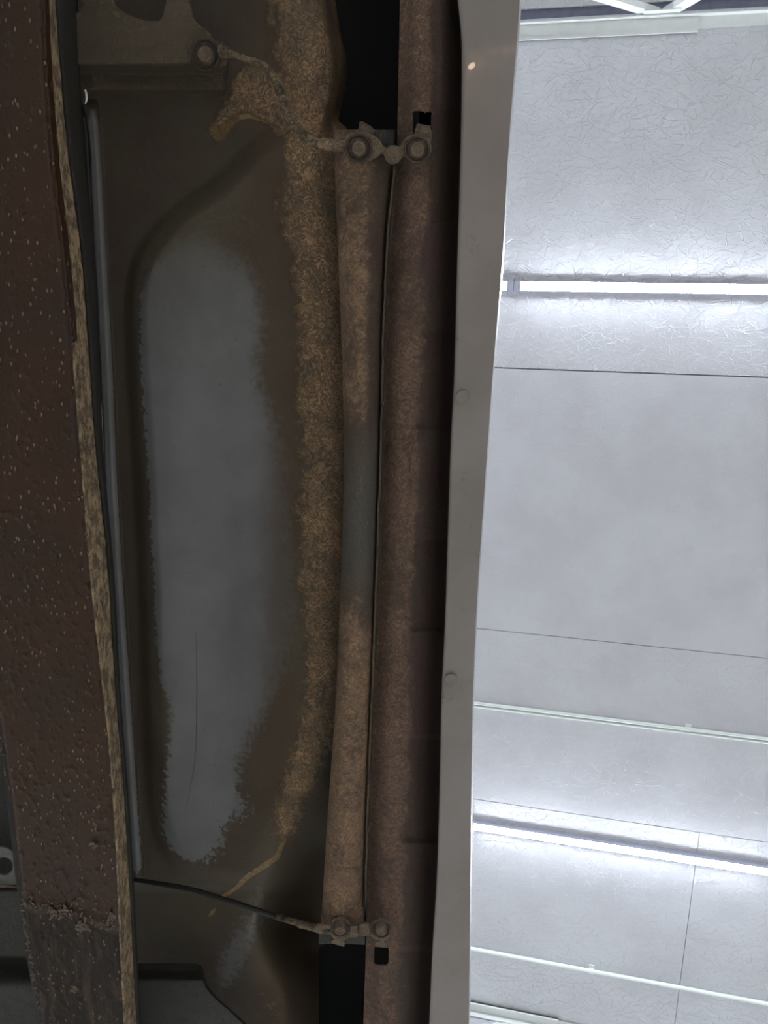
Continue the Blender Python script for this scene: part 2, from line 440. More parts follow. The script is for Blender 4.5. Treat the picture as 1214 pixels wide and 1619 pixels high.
def lathe(name, px, py, prof, mat, parent, n=32, hexn=0, tiltx=0.0, tilty=0.0):
    """prof: list of (radius_m, h) from the lowest centre point outwards/up"""
    h0 = prof[0][1]
    c = P(px, py, h0)
    V = []; Fc = []
    for (r, h) in prof:
        for k in range(n):
            th = 2*math.pi*k/n; rr = r
            if hexn and hexn[0] <= h <= hexn[1]:
                a = (th % (math.pi/3)) - math.pi/6; rr = r * 0.93 / math.cos(a)
            x, y, z = rr*math.cos(th), rr*math.sin(th), h - h0
            V.append((c[0]+x + tiltx*z, c[1]+y + tilty*z, c[2]+z + x*tiltx + y*tilty))
    m = len(prof)
    for i in range(m-1):
        for k in range(n):
            Fc.append((i*n+k, i*n+(k+1) % n, (i+1)*n+(k+1) % n, (i+1)*n+k))
    Fc.append(tuple(range(n))); Fc.append(tuple((m-1)*n+k for k in range(n)))
    me = mesh_np(name, V, Fc)
    bm = bmesh.new(); bm.from_mesh(me); bmesh.ops.recalc_face_normals(bm, faces=bm.faces); bm.to_mesh(me); bm.free()
    o = link(name, me, mat, parent)
    me.set_sharp_from_angle(angle=math.radians(35))
    return o

def boxes(name, bl, mat, parent=None, M=None):
    """bl: list of (x0,x1,y0,y1,z0,z1) joined as one mesh"""
    bm = bmesh.new()
    for b in bl:
        vs = [bm.verts.new((x, y, z)) for x in b[0:2] for y in b[2:4] for z in b[4:6]]
        for f in ((0,1,3,2), (4,6,7,5), (0,4,5,1), (2,3,7,6), (0,2,6,4), (1,5,7,3)):
            bm.faces.new([vs[i] for i in f])
    bmesh.ops.recalc_face_normals(bm, faces=bm.faces)
    me = bpy.data.meshes.new(name); bm.to_mesh(me); bm.free()
    if M is not None: me.transform(M)
    return link(name, me, mat, parent)
def empty(name, M):
    o = bpy.data.objects.new(name, None); C.objects.link(o); o.matrix_basis = M; o.empty_display_size = 0.1
    return o
def tag(o, label=None, cat=None, group=None, kind=None):
    if label: o['label'] = label
    if cat: o['category'] = cat
    if group: o['group'] = group
    if kind: o['kind'] = kind
    return o

# ================================================================== ROOM
VP2 = nrm(np.array([-5400 - CX, 320 - CY, F])) @ M3.T
by = np.array([0, 1.0, 0]); bx = nrm(-VP2 - by * (-VP2).dot(by)); bz = np.cross(bx, by)
c0 = dirs(1000, 809); c0 = c0 / c0[2] * 3.86 + np.array([0, 0, CAMZ])
MC = Matrix([[bx[0], by[0], bz[0], c0[0]], [bx[1], by[1], bz[1], c0[1]], [bx[2], by[2], bz[2], c0[2]], [0, 0, 0, 1]])
def CP(px, py, off=0.0):
    """(a,b) in the ceiling's own plane, off metres below it"""
    d = dirs(px, py); o = np.array([0, 0, CAMZ])
    t = ((c0 - bz * off - o).dot(bz)) / d.dot(bz)
    q = o + t * d - (c0 - bz * off)
    return q.dot(bx), q.dot(by)
XA, XB = -7.2, 3.4          # room from left wall to right wall, in slope coordinates
YA, YB = -6.5, 6.5
bT1 = CP(1000, 25)[1]; bT1b = CP(1000, 8)[1]; bA = CP(1000, 589)[1]; bB = CP(1000, 1019)[1]; bC = CP(1107, 1316)[1]
bT2 = CP(800, 1597)[1]; aD = CP(1104, 1330)[0]
print('ceiling rows', bT1b, bT1, bA, bB, bC, bT2, 'aD', aD)
g = 0.0022
rows = [(YA, bT1b - 0.005), (bT1 - 0.01, bA), (bA, bB), (bB, bC), (bC, bT2 + 0.05), (bT2 + 0.10, YB)]
bl = []
for i, (r0, r1) in enumerate(rows):
    cuts = [XA, XB]
    if i >= 4: cuts = [XA] + [aD + k * 1.22 for k in range(-5, 4) if XA < aD + k * 1.22 < XB] + [XB]
    else: cuts = [XA] + [aD + 0.55 + k * 2.44 + (1.22 if i % 2 else 0) for k in (-3, -2)] + [XB]
    gg = g * (0.55 if i == 3 else 1)
    for a0, a1 in zip(cuts[:-1], cuts[1:]):
        bl.append((a0 + g*0.6, a1 - g*0.6, r0 + (gg if i != 2 else g * 1.3), r1 - gg, 0, 0.012))
def ceil_mesh():
    bm = bmesh.new()
    me = bpy.data.meshes.new('ceiling')
    V = []; Fc = []; att = []
    for b in bl:
        k = len(V)
        for x in b[0:2]:
            for y in b[2:4]:
                for z in b[4:6]:
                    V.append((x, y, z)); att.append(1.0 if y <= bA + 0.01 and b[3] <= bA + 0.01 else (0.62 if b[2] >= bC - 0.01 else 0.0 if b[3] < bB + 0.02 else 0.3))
        for f in ((0,1,3,2), (4,6,7,5), (0,4,5,1), (2,3,7,6), (0,2,6,4), (1,5,7,3)):
            Fc.append([k + i for i in f])
    me.from_pydata(V, [], Fc)
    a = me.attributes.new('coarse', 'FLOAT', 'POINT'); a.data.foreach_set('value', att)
    bm.from_mesh(me); bmesh.ops.recalc_face_normals(bm, faces=bm.faces); bm.to_mesh(me); bm.free()
    return me
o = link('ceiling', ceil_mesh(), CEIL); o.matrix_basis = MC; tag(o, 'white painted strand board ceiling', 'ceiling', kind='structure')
o = boxes('ceiling', [(XA-0.2, XB+0.2, YA-0.2, YB+0.2, 0.03, 0.1)], GREYSTEEL); o.matrix_basis = MC; o.name = 'ceiling_deck'
tag(o, 'dark deck above the ceiling boards', 'ceiling', kind='structure')
def wpt(a, b, z=0): return MC @ Vector((a, b, z))
pl_, pr_ = wpt(XA, 0), wpt(XB, 0)
tag(boxes('floor', [(pl_.x-0.3, pr_.x+0.3, YA-0.2, YB+0.2, -0.1, 0)], CONC), 'grey concrete workshop floor', 'floor', kind='structure')
tag(boxes('wall_left', [(pl_.x-0.2, pl_.x, YA, YB, 0, pl_.z+0.1)], WALLM), 'white workshop wall', 'wall', kind='structure')
tag(boxes('wall_right', [(pr_.x, pr_.x+0.2, YA, YB, 0, pr_.z+0.1)], WALLM), 'white workshop wall', 'wall', kind='structure')
for nm, y0, y1 in (('wall_front', YA-0.2, YA), ('wall_back', YB, YB+0.2)):
    V = [(pl_.x, y, z) for y in (y0, y1) for z in (0, pl_.z)] + [(pr_.x, y, z) for y in (y0, y1) for z in (0, pr_.z)]
    me = mesh_np(nm, V, [(0,1,3,2), (4,6,7,5), (0,4,5,1), (2,3,7,6), (0,2,6,4), (1,5,7,3)], False)
    tag(link(nm, me, WALLM), 'white workshop gable wall', 'wall', kind='structure')

# ---- LED batten lamps under the ceiling
def led_meshes(Lf):
    hs = boxes('housing', [(-Lf/2, Lf/2, -0.028, 0.028, -0.006, -0.0), (-Lf/2, Lf/2, -0.020, 0.020, -0.034, -0.006)], HOUS)
    n = 10; V = []; Fc = []
    for x in (-Lf/2 + 0.03, Lf/2 - 0.03):
        for k in range(n+1):
            th = math.pi * k / n
            V.append((x, 0.019*math.cos(th), -0.034 - 0.008*math.sin(th)))
    for k in range(n): Fc.append((k, k+1, n+2+k, n+1+k))
    Fc.append(tuple(range(n, -1, -1))); Fc.append(tuple(range(n+1, 2*n+2)))
    df = link('diffuser', mesh_np('diffuser', V, Fc), LEDM)
    df.data.set_sharp_from_angle(angle=0.6)
    e1 = boxes('end_cap', [(-Lf/2, -Lf/2+0.03, -0.022, 0.022, -0.044, -0.034)], HOUS)
    e2 = boxes('end_cap', [(Lf/2-0.03, Lf/2, -0.022, 0.022, -0.044, -0.034)], HOUS)
    return [hs, df, e1, e2]
LF = 1.56
proto = led_meshes(LF)
aJ, bL1 = CP(812, 452, 0.04); _, bL2 = CP(1000, 1347, 0.04)
used = False
pitch = bL2 - bL1
for r, bb in enumerate((bL1, bL2, bL1 - pitch, bL2 + pitch)):
    for k in range(-4, 2):
        a0 = aJ + LF/2 + 0.001 + k * (LF + 0.002) - (0.0 if r != 1 else 0.10)
        if a0 + LF/2 > XB or a0 - LF/2 < XA: continue
        T = MC @ Matrix.Translation((a0, bb, 0))
        root = empty('led_batten_lamp', T)
        if r == 0 and k == 0: lb = 'long lit LED batten on the ceiling, in the upper row beside the truck sill'
        elif r == 1 and k == 0: lb = 'long lit LED batten on the ceiling, in the slanting lower row beside the truck sill'
        elif r == 0 and k == -1: lb = 'lit LED batten whose short end peeks past the truck sill in the upper row'
        elif r == 0: lb = 'LED batten hidden by the truck, continuing the upper ceiling row'
        elif r == 1: lb = 'LED batten further along the lower ceiling row'
        else: lb = 'LED batten in a ceiling row above the rest of the workshop'
        tag(root, lb, 'ceiling light', 'LED battens in rows on the ceiling')
        for p in proto:
            q = p if not used else p.copy()
            if used: C.objects.link(q)
            q.parent = root
        used = True

# ---- conduits
def conduit(name, b_, r, clips, label, double=False):
    root = empty(name, MC @ Matrix.Translation((0, b_, 0)))
    tag(root, label, 'conduit', 'white conduits across the ceiling')
    def cyl(nm, a0, a1, y, z, rad, n=16):
        V = []; Fc = []
        for x in (a0, a1):
            for k in range(n): V.append((x, y + rad*math.cos(2*math.pi*k/n), z + rad*math.sin(2*math.pi*k/n)))
        for k in range(n): Fc.append((k, (k+1) % n, n+(k+1) % n, n+k))
        Fc.append(tuple(range(n))); Fc.append(tuple(range(2*n-1, n-1, -1)))
        o = link(nm, mesh_np(nm, V, Fc), PVC); o.parent = root; o.data.set_sharp_from_angle(angle=0.7); return o
    cyl('pipe', XA, XB, 0, -r - 0.001, r)
    if double: cyl('pipe', XA, XB, r*2.6, -r*0.7 - 0.001, r*0.7)
    for a in clips:
        o = cyl('clip', a - 0.012, a + 0.012, 0, -r - 0.001, r * 1.35)
        o2 = boxes('clip_tab', [(a-0.014, a+0.014, -r*3.0, r*1.0, -0.006, 0)], PVC); o2.parent = o
conduit('conduit', CP(1000, 1142, .01)[1], 0.0085, [CP(1088, 1152, .01)[0]], 'thin twin white conduit between the two lit LED rows', True)
conduit('conduit', CP(1000, 1547, .01)[1], 0.011, [CP(935, 1533, .01)[0]], 'single white conduit below the slanting lower LED row')

# ---- roof trusses (top chord lies against the ceiling, web runs down)
def truss(b_, side, node_a, splice_to, label):
    root = empty('roof_truss', MC @ Matrix.Translation((0, b_, 0)))
    tag(root, label, 'roof truss', 'white steel trusses under the ceiling')
    s = side
    def ad(o): o.parent = root; return o
    lo, hi = sorted((0, 0.048*s))
    ad(boxes('top_chord', [(XA, XB, lo, hi, -0.008, -0.003), (XA, XB, min(0, 0.005*s), max(0, 0.005*s), -0.05, -0.003)], WHITE))
    lo2, hi2 = sorted((-0.004*s, 0.064*s))
    ad(boxes('splice_angle', [(XA, splice_to, lo2, hi2, -0.014, -0.009), (XA, splice_to, min(0.056*s, 0.064*s), max(0.056*s, 0.064*s), -0.026, -0.009)], WHITE))
    D = 0.55
    ad(boxes('bottom_chord', [(XA, XB, min(0, 0.05*s), max(0, 0.05*s), -D-0.006, -D), (XA, XB, -0.003, 0.003, -D, -D+0.05)], WHITE))
    def bar(a0, a1, tk=0.028):
        d = nrm(np.array([a1-a0, 0, -D+0.03])); nn = np.array([-d[2], 0, d[0]]) * tk
        V = []
        y0, y1 = (-0.030, -0.003) if s > 0 else (0.003, 0.030)
        for (a, z) in ((a0, -0.01), (a1, -D+0.02)):
            for sg in (-1, 1):
                for y in (-0.006*s - 0.001, -0.030*s):
                    V.append((a + sg*nn[0], y, z + sg*nn[2]))
        me = mesh_np('web_bar', V, [(0,1,3,2), (4,6,7,5), (0,4,5,1), (2,3,7,6), (0,2,6,4), (1,5,7,3)], False)
        bm = bmesh.new(); bm.from_mesh(me); bmesh.ops.recalc_face_normals(bm, faces=bm.faces); bm.to_mesh(me); bm.free()
        ad(link('web_bar', me, WHITE))
    k = -8
    while True:
        a = node_a + k * 0.9
        if a > XB - 0.5: break
        if a > XA + 0.5:
            bar(a - 0.03, a - 0.45); bar(a + 0.03, a + 0.45 * 0.55 if k == 0 else a + 0.45)
            ad(boxes('gusset_plate', [(a-0.07, a+0.07, min(-0.006*s, -0.002*s), max(-0.006*s, -0.002*s), -0.10, -0.002)], WHITE))
        k += 1
truss(CP(1000, 30)[1], 1, CP(1045, 24)[0], CP(1103, 40)[0], 'white steel truss at the upper edge of the ceiling boards')
truss(CP(800, 1606)[1], -1, CP(812, 1612)[0], CP(884, 1600)[0], 'white steel truss at the lower edge of the ceiling boards')

# ================================================================== TRUCK
truck = empty('truck', Matrix.Translation((-0.75, 0, CAMZ + 0.85)))
tag(truck, 'raised truck seen from below with brown frame rail, dusty floor and grey sill', 'truck')

# outlines in the photograph's frame, (y, x)
rail_l = crv([(-120, -195), (0, -170), (600, -82), (1170, 0), (1250, 12), (1400, 30), (1500, 44), (1619, 64), (1740, 82)])
rail_f = crv([(-120, 60), (0, 70), (100, 73), (250, 84), (400, 100), (600, 118), (900, 142), (1250, 178), (1500, 190), (1619, 196), (1740, 205)])
rail_e = crv([(-120, 84), (0, 88), (100, 96), (250, 110), (400, 130), (560, 142), (700, 152), (900, 172), (1100, 184), (1250, 196), (1450, 208), (1619, 217), (1740, 226)])
chan_l = crv([(170, 526), (300, 530), (450, 536), (600, 541), (700, 543), (850, 541), (950, 537), (1100, 531), (1200, 524), (1330, 515), (1493, 506), (1520, 505)])
seam = crv([(-120, 634), (0, 631), (150, 628), (255, 625), (350, 616), (500, 608), (700, 603), (850, 598), (1000, 593), (1150, 587), (1350, 580), (1500, 577), (1619, 573), (1740, 569)])
rock_i = crv([(-120, 712), (0, 724), (50, 729), (150, 730), (250, 728), (420, 723), (600, 718), (700, 713), (850, 708), (1000, 703), (1080, 699), (1250, 695), (1400, 690), (1500, 684), (1619, 679), (1740, 673)])
rock_o = crv([(-120, 832), (0, 825), (80, 819), (160, 812), (240, 806), (400, 797), (580, 782), (770, 768), (930, 757), (1080, 750), (1250, 747), (1400, 745), (1619, 743), (1740, 741)])
crest = crv([(-120, 455), (0, 465), (95, 492), (250, 478), (400, 497), (600, 508), (900, 500), (1100, 490), (1250, 468), (1350, 425), (1450, 392), (1619, 430), (1740, 430)])
ridge_l = crv([(120, 131), (160, 135), (400, 150), (620, 161), (800, 169), (950, 178), (1100, 188), (1250, 198), (1390, 208), (1740, 232)])

Y0, Y1 = -110, 1730

# ---- cab floor pan
dome = smooth_poly([(206, 560), (205, 470), (222, 400), (275, 335), (345, 285), (420, 215), (520, 190), (640, 250), (640, 1330), (480, 1395), (360, 1402), (280, 1375), (243, 1300), (232, 1150), (226, 950), (218, 760)])
patch = smooth_poly([(222, 520), (228, 450), (262, 405), (310, 385), (360, 410), (398, 440), (412, 520), (408, 600), (440, 690), (452, 820), (460, 930), (452, 1040), (420, 1120), (385, 1190), (378, 1250), (392, 1280), (358, 1300), (345, 1345), (305, 1362), (262, 1325), (262, 1230), (270, 1130), (252, 1060), (245, 960), (240, 860), (234, 740), (226, 620)])
dust_poly = smooth_poly([(428, -150), (432, 60), (440, 140), (446, 250), (436, 335), (458, 400), (466, 520), (472, 650), (470, 800), (478, 950), (476, 1080), (470, 1160), (440, 1220), (420, 1290), (450, 1330), (500, 1250), (560, 1000), (560, 300), (560, 100), (545, -150)])
dust2 = smooth_poly([(400, 105), (372, 125), (355, 165), (330, 205), (345, 225), (368, 205), (385, 180), (415, 190), (440, 215), (470, 190), (450, 120)])
worm = [(455, 1325), (448, 1318), (436, 1350), (410, 1368), (385, 1385), (372, 1400), (350, 1415), (352, 1421), (378, 1405), (395, 1388), (420, 1374), (443, 1356)]
worm2 = [(334, 1438), (342, 1434), (338, 1446), (328, 1450)]
worm3 = smooth_poly([(330, 200), (352, 196), (372, 182), (395, 180), (440, 200), (442, 206), (398, 188), (372, 196), (352, 222), (338, 220)])
lowpatch = smooth_poly([(408, 1410), (420, 1440), (400, 1500), (372, 1550), (345, 1560), (350, 1500), (390, 1450)])

def pan_h(px, py, s):
    h = 1.060 + 0 * px
    sd = polysd(px, py, dome)
    h -= 0.022 * sst(-12, 30, sd)
    h += 0.012 * np.exp(-((px - 345) / 60) ** 2) * sst(500, 900, py) * sst(1330, 1150, py)     # shallow dish
    c = crest(py)
    d = px - c
    top = sst(230, 150, py); bot = sst(1230, 1400, py)
    bump = np.where(d < 0, np.exp(-(d / 55) ** 2), np.exp(-(d / 90) ** 2))
    h -= 0.035 * bump * (1 - 0.5 * bot)
    e = np.clip((d - 8) / 36, 0, 6)
    h += 0.009 * e ** 2 * (1 + 1.5 * bot + 10.0 * bot * np.exp(-((py - 1400) / 90) ** 2))
    h += 0.16 * top * sst(26, 0, top_edge(py) - px) ** 1.5 + 0.14 * sst(1470, 1510, py) * sst(60, 0, 504 - px) ** 1.5
    # front bulge
    h -= 0.015 * np.exp(-(((px - 490) / 60) ** 2 + ((py - 100) / 80) ** 2))
    # flange by the rail
    rl = ridge_l(py)
    lp = np.clip(1 - np.abs((px - rl - 9) / 11), 0, 1) ** 0.22 * sst(150, 175, py) * sst(1400, 1385, py)
    h -= 0.018 * lp
    h += 0.03 * sst(rl - 1, rl - 5, px)
    # fold at lower end of the floor
    h += 0.008 * sst(1396, 1412, py + 0.0 * px) * sst(460, 400, px)
    h -= 0.006 * np.exp(-(((px - 395) / 26) ** 2 + ((py - 1490) / 70) ** 2))
    h += 0.0015 * fbm(px / 40, py / 60, 3)
    h += 0.0008 * sst(-5, 5, polysd(px, py, dust_poly) + 20*fbm(px/12, py/12, 5)) * fbm(px / 7, py / 9, 9)
    x_ = np.maximum(h - 1.06, 0)
    return np.where(h > 1.06, 1.06 + 0.24 * (1 - np.exp(-x_ / 0.24)), h)
def m_primer(px, py):
    a = polysd(px, py, patch) / 30
    rl = ridge_l(py)
    b = (8.5 - np.abs(px - rl - 9.5)) / 8 - 2 * sst(1365, 1400, py) - 2 * sst(200, 150, py)
    c = (polysd(px, py, lowpatch) - 6) / 25
    return np.clip(np.maximum(np.maximum(a, b), c), -1, 1)
def m_ragged(px, py):
    # crisp ragged edge on the rail side, soft on the other
    return np.where(px < 215, 0.5, 1.0 + 1.2 * sst(280, 400, px)) * (1 + 0.6 * sst(1000, 1300, py))
def m_clean(px, py):
    return 0.82 + 0.18 * sst(420, 700, py) - 0.35 * sst(400, 460, px) - 0.25 * sst(520, 400, py) * (px > 215) - 0.5 * sst(1380, 1420, py)
def m_film(px, py):
    f = np.exp(-((px - 445) / 50) ** 2) * 0.8 + 0.35 * sst(420, 250, py) - 0.2
    f = f + 0.5 * np.exp(-(((px - 400) / 40) ** 2 + ((py - 1215) / 60) ** 2))
    f = f + 0.7 * np.exp(-(((px - 325) / 40) ** 2 + ((py - 1460) / 35) ** 2)) + 0.9 * 1.1 * np.exp(-(((px - 430) / 50) ** 2 + ((py - 1570) / 60) ** 2))
    return f
def m_dust(px, py):
    a = polysd(px, py, dust_poly) / 34
    a = np.clip(a, -1.6, 0.9) - 0.25 * sst(480, 430, px) - 0.25*sst(1100, 1300, py)
    a = a - 0.8 * np.exp(-(((px - 497) / 14) ** 2 + ((py - 385) / 14) ** 2)) - 0.3 * np.exp(-((px - 507) / 12) ** 2) * sst(350, 420, py)
    b = np.clip(polysd(px, py, dust2) / 12, -1.6, 1.1) 
    c = np.where((py > 1440), 0.1 - ((px - 430) / 62) ** 2 - ((py - 1590) / 80) ** 2, -1.6)
    return np.maximum(np.maximum(a, b), np.clip(c - 0.25, -1.6, 0.0))
def m_worm(px, py):
    return np.clip(np.maximum(np.maximum(polysd(px, py, worm), polysd(px, py, worm2)), polysd(px, py, worm3)) / 6, -1, 1)
top_edge = crv([(-120, 528), (0, 531), (50, 538), (95, 548), (140, 547), (175, 538), (195, 533)])
def pan_r(y):
    y = np.asarray(y, float)
    mid = chan_l(y) + 22
    t = sst(188, 204, y); b_ = sst(1484, 1500, y)
    return (top_edge(y) * (1 - t) + mid * t) * (1 - b_) + (504 + 0 * y) * b_
pan_left = crv([(-120, 90), (0, 96), (100, 108), (130, 120), (160, 131), (400, 143), (620, 156), (800, 166), (950, 175), (1100, 185), (1250, 195), (1390, 204), (1740, 214)])
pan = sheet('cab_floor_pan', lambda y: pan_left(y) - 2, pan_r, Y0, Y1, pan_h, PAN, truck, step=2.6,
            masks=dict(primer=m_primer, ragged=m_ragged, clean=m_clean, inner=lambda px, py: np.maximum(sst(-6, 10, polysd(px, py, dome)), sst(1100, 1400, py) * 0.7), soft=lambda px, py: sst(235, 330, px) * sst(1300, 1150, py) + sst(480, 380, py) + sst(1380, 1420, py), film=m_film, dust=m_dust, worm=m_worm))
# seam of the floor, a fine pressed line low in the primer patch
tube('pressed_crease', [(310, 1000, 1.0315, .0002), (311, 1100, 1.031, .0004), (308, 1200, 1.031, .0004), (292, 1290, 1.0315, .0002)], CROSS, pan, 6)

# ---- frame rail
def rail_profile():
    # s from 0 (hidden left wall) to 1 (top of right wall)
    return np.concatenate([np.linspace(0, 0.04, 4)[:-1], np.linspace(0.04, 0.86, 78), np.linspace(0.86, 1.0, 22)[1:]])
def rail_xl(y): return rail_l(y)
def rail_hf(px, py, s):
    h = 0.850 + 0 * px
    fr = (px - rail_f(py))
    L = rail_l(py)
    h += 0.010 * sst(9, -1, px - L)
    h += np.where(fr > -10, 0.006 * sst(-10, 3, fr), 0)
    wd = (rail_e(py) - rail_f(py))
    h += np.where(fr > 2, 0.050 * np.clip((fr - 2) / np.maximum(wd, 1), 0, 1.2), 0)
    low = sst(1385, 1440, py + 60 * fbm(px / 30, py / 30, 21))
    n1 = fbm(px / 6, py / 9, 31, 3)
    h -= 0.0030 * np.clip(n1 - 0.12, 0, 1) * 3 * (1 - low * 0.4)
    h -= 0.0020 * fbm((px - py) / 8, (px + py) / 34, 41) * low
    line = 1432 + 0.28 * (px - 60) + 24 * fbm(px / 22, px / 50, 51)
    rid = np.exp(-((py - line) / 9) ** 2) * sst(20, 60, px) * sst(190, 150, px)
    h -= rid * 0.009 * np.clip(fbm(px / 8, py / 8, 61) + 0.35, 0, 1)
    h -= np.exp(-((px - L - 3) / 6) ** 2) * 0.006 * np.clip(fbm(px / 10, py / 8, 71), 0, 1) * 2 * sst(1200, 1450, py)
    return h
rail = sheet('frame_rail', rail_xl, lambda y: rail_e(y), Y0, Y1, rail_hf, RAIL, truck, step=2.4, spacing=rail_profile(),
    masks=dict(
        peel=lambda px, py: np.clip((py - 1440 - 0.28*(px-60)) / 40, -1, 1),
        worn=lambda px, py: np.clip((px - (rail_f(py) + (rail_e(py)-rail_f(py)) * np.where(py > 540, -0.02, 0.25))) / 4, -1, 1.1)
             - 0.8 * sst(600, 520, py) + 0.8 * sst(560, 100, py) * sst(6, 2, np.abs(px - rail_f(py) + 1)) + 0.0 * px), thick=0.004)
# upper part of the rail's side wall, dark, and its rear wall
railweb = sheet('rail_side_wall', lambda y: rail_e(y) - 1.0, lambda y: rail_e(y) + np.interp(y, [-120, 130, 500, 740, 1100, 1740], [36, 24, 13, 5, 3, 3]), Y0, Y1,
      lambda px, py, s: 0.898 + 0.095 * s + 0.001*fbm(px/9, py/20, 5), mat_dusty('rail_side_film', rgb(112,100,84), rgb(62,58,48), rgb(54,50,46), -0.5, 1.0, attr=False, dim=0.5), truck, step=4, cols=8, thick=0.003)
railback = sheet('rail_back_wall', lambda y: rail_l(y) - 4, lambda y: rail_l(y) + 1, Y0, Y1,
      lambda px, py, s: 0.99 - 0.135 * s, BLACK, truck, step=12, cols=4, thick=0.004)

# black strip put in as the shade of the slit between rail and floor
tube('slit_shade_strip', [(134, 185, 1.03, .0022), (143, 330, 1.03, .0024), (153, 520, 1.03, .0024), (158, 620, 1.03, .0018), (161, 740, 1.03, .0018), (171, 900, 1.03, .0018), (184, 1100, 1.03, .0018), (196, 1300, 1.03, .0018)], BLACK, truck, 8, 0.2)
tube('strip_lip', [(157, 600, 1.022, .0004), (161, 660, 1.022, .0006), (163, 720, 1.022, .0006), (163, 790, 1.022, .0005)], BARE, truck, 6)

# ---- crossmember at the upper left, with round cut-outs
cm_holes = [smooth_poly([(98, -60), (130, -60), (130, 5), (122, 20), (104, 25), (96, 0)]),
            smooth_poly([(170, -60), (262, -60), (258, 22), (240, 33), (205, 24), (180, 2)]),
            smooth_poly([(303, -60), (420, -60), (420, 66), (348, 66), (330, 50), (312, 36), (303, 15)])]
def cm_h(px, py, s):
    h = 0.985 + 0.052 * sst(100, 118, py)
    h += 0.022 * sst(140, 152, py)
    h = h - 0.006 * np.exp(-((px - 148) / 12) ** 2) * sst(95, 115, py)
    h += 0.05 * sst(352, 368, px)
    return h + 0.0008 * fbm(px / 20, py / 20, 8)
cm_r = lambda y: 362 + 0 * y
cross = sheet('crossmember', lambda y: pan_left(y) - 6 + 0 * y, cm_r, -110, 153, cm_h, CROSS, truck, step=2.2, holes=cm_holes, thick=0.002)
tab = plate('bracket_plate', smooth_poly([(298, 68), (342, 70), (362, 74), (360, 96), (354, 104), (330, 106), (312, 94), (302, 84)], 3), 0.975, 0.003, CROSS, truck)
def bolt(px, py, h, parent, wr=0.0125, hr=0.0068, name='flange_bolt', tx=0, ty=0):
    w_ = lathe('washer', px, py, [(wr*0.3, h-0.0012), (wr*0.66, h-0.0010), (wr*0.72, h+0.0008), (wr*0.78, h+0.0010), (wr*0.84, h-0.0004), (wr*0.96, h-0.0002), (wr, h+0.0012), (wr, h+0.0035)], WASH, parent, 36, tiltx=tx, tilty=ty)
    b_ = lathe(name, px, py, [(hr*0.40, h-0.0088), (hr*0.55, h-0.0090), (hr*0.62, h-0.0100), (hr*0.88, h-0.0098), (hr*1.02, h-0.0082), (hr*1.06, h-0.0022), (hr*1.04, h+0.001)],
               BOLT, parent, 36, hexn=None, tiltx=tx, tilty=ty)
    return b_
bolt(324, 86, 0.972, tab, 0.016, 0.0078)

# ---- lower crossmember plate
def lowplate_h(px, py, s):
    h = 1.005 - 0.028 * sst(1532, 1556, py) + 0.0006 * fbm(px/15, py/15, 4)
    return h + 0.018 * sst(10, -2, polysd(px, py, LP))
LP = [(205, 1524), (318, 1528), (326, 1558), (402, 1632), (410, 1800), (205, 1800)]
low_r = crv([(1526, 318), (1530, 320), (1556, 327), (1619, 390), (1740, 505)])
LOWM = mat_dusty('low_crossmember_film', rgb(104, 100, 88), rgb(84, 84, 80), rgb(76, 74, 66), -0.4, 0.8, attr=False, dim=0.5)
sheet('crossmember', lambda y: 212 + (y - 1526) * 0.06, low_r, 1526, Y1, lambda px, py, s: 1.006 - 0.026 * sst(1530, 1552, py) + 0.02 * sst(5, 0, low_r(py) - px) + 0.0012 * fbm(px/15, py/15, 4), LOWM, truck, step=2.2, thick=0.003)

# ---- floor beyond the rail, lower left corner
def left_h(px, py, s):
    h = 1.03 + 0.0 * px
    h -= 0.02 * sst(1398, 1408, py) ; h += 0.035 * sst(1508, 1518, py); h -= 0.04 * sst(1518, 1560, py)
    return h + 0.001 * fbm(px/18, py/18, 14)
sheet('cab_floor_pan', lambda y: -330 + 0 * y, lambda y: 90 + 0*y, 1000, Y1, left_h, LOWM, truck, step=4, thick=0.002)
lb_ = plate('bracket_plate', [(-90, 1338), (4, 1339), (16, 1343), (24, 1352), (28, 1368), (27, 1399), (-90, 1397)], 0.995, 0.004, mat_simple('bracket_zinc', rgb(104, 104, 96), 0.6, 0.1, 0.3), truck, holes=(circ(6, 1370, 14),))
tube('bracket_edge', [(-80, 1400, 0.99, .002), (10, 1401, 0.99, .002), (29, 1402, 0.99, .0015)], LUG, lb_, 8, 0.4)

# ---- half-round dusty channel
ch_top = lambda px: 0
def chan_hf(px, py, s):
    u = 2 * s - 1
    h = 0.945 - 0.035 * np.sqrt(np.clip(1 - (u * 0.97) ** 2, 0, 1)) 
    h += 0.004 * (s - 0.5)
    h += 0.014 * sst(0.93, 1.0, s)
    h -= 0.0010 * fbm(px / 5, py / 6, 12) * 1.2
    h += 0.012 * sst(226, 200, py) * sst(0.15, 0.0, np.abs(s-0.1))      # front end pinched
    return h
def chan_dust(px, py):
    sm = seam(py); L = chan_l(py); s = (px - L) / (sm - L)
    d = 0.15 - 1.5 * sst(0.5, 0.9, s) * sst(1000, 900, py)
    d = d - 1.0 * sst(590, 760, py) * sst(1000, 880, py)
    d = d + 0.1 * sst(1000, 1080, py)
    return d
def chan_clean(px, py):
    return 0.8 * sst(590, 800, py + 60*fbm(px/20, py/30, 91)) * sst(1010, 860, py + 60*fbm(px/20, py/30, 92))
hole_small = circ(532.5, 1452.5, 4.6, 14)
chan = sheet('floor_side_channel', chan_l, lambda y: seam(y) - 1.2, 205, 1492, chan_hf, DUSTY, truck, step=1.9, holes=(hole_small,),
             masks=dict(dust=chan_dust, clean=chan_clean), thick=0.0015)
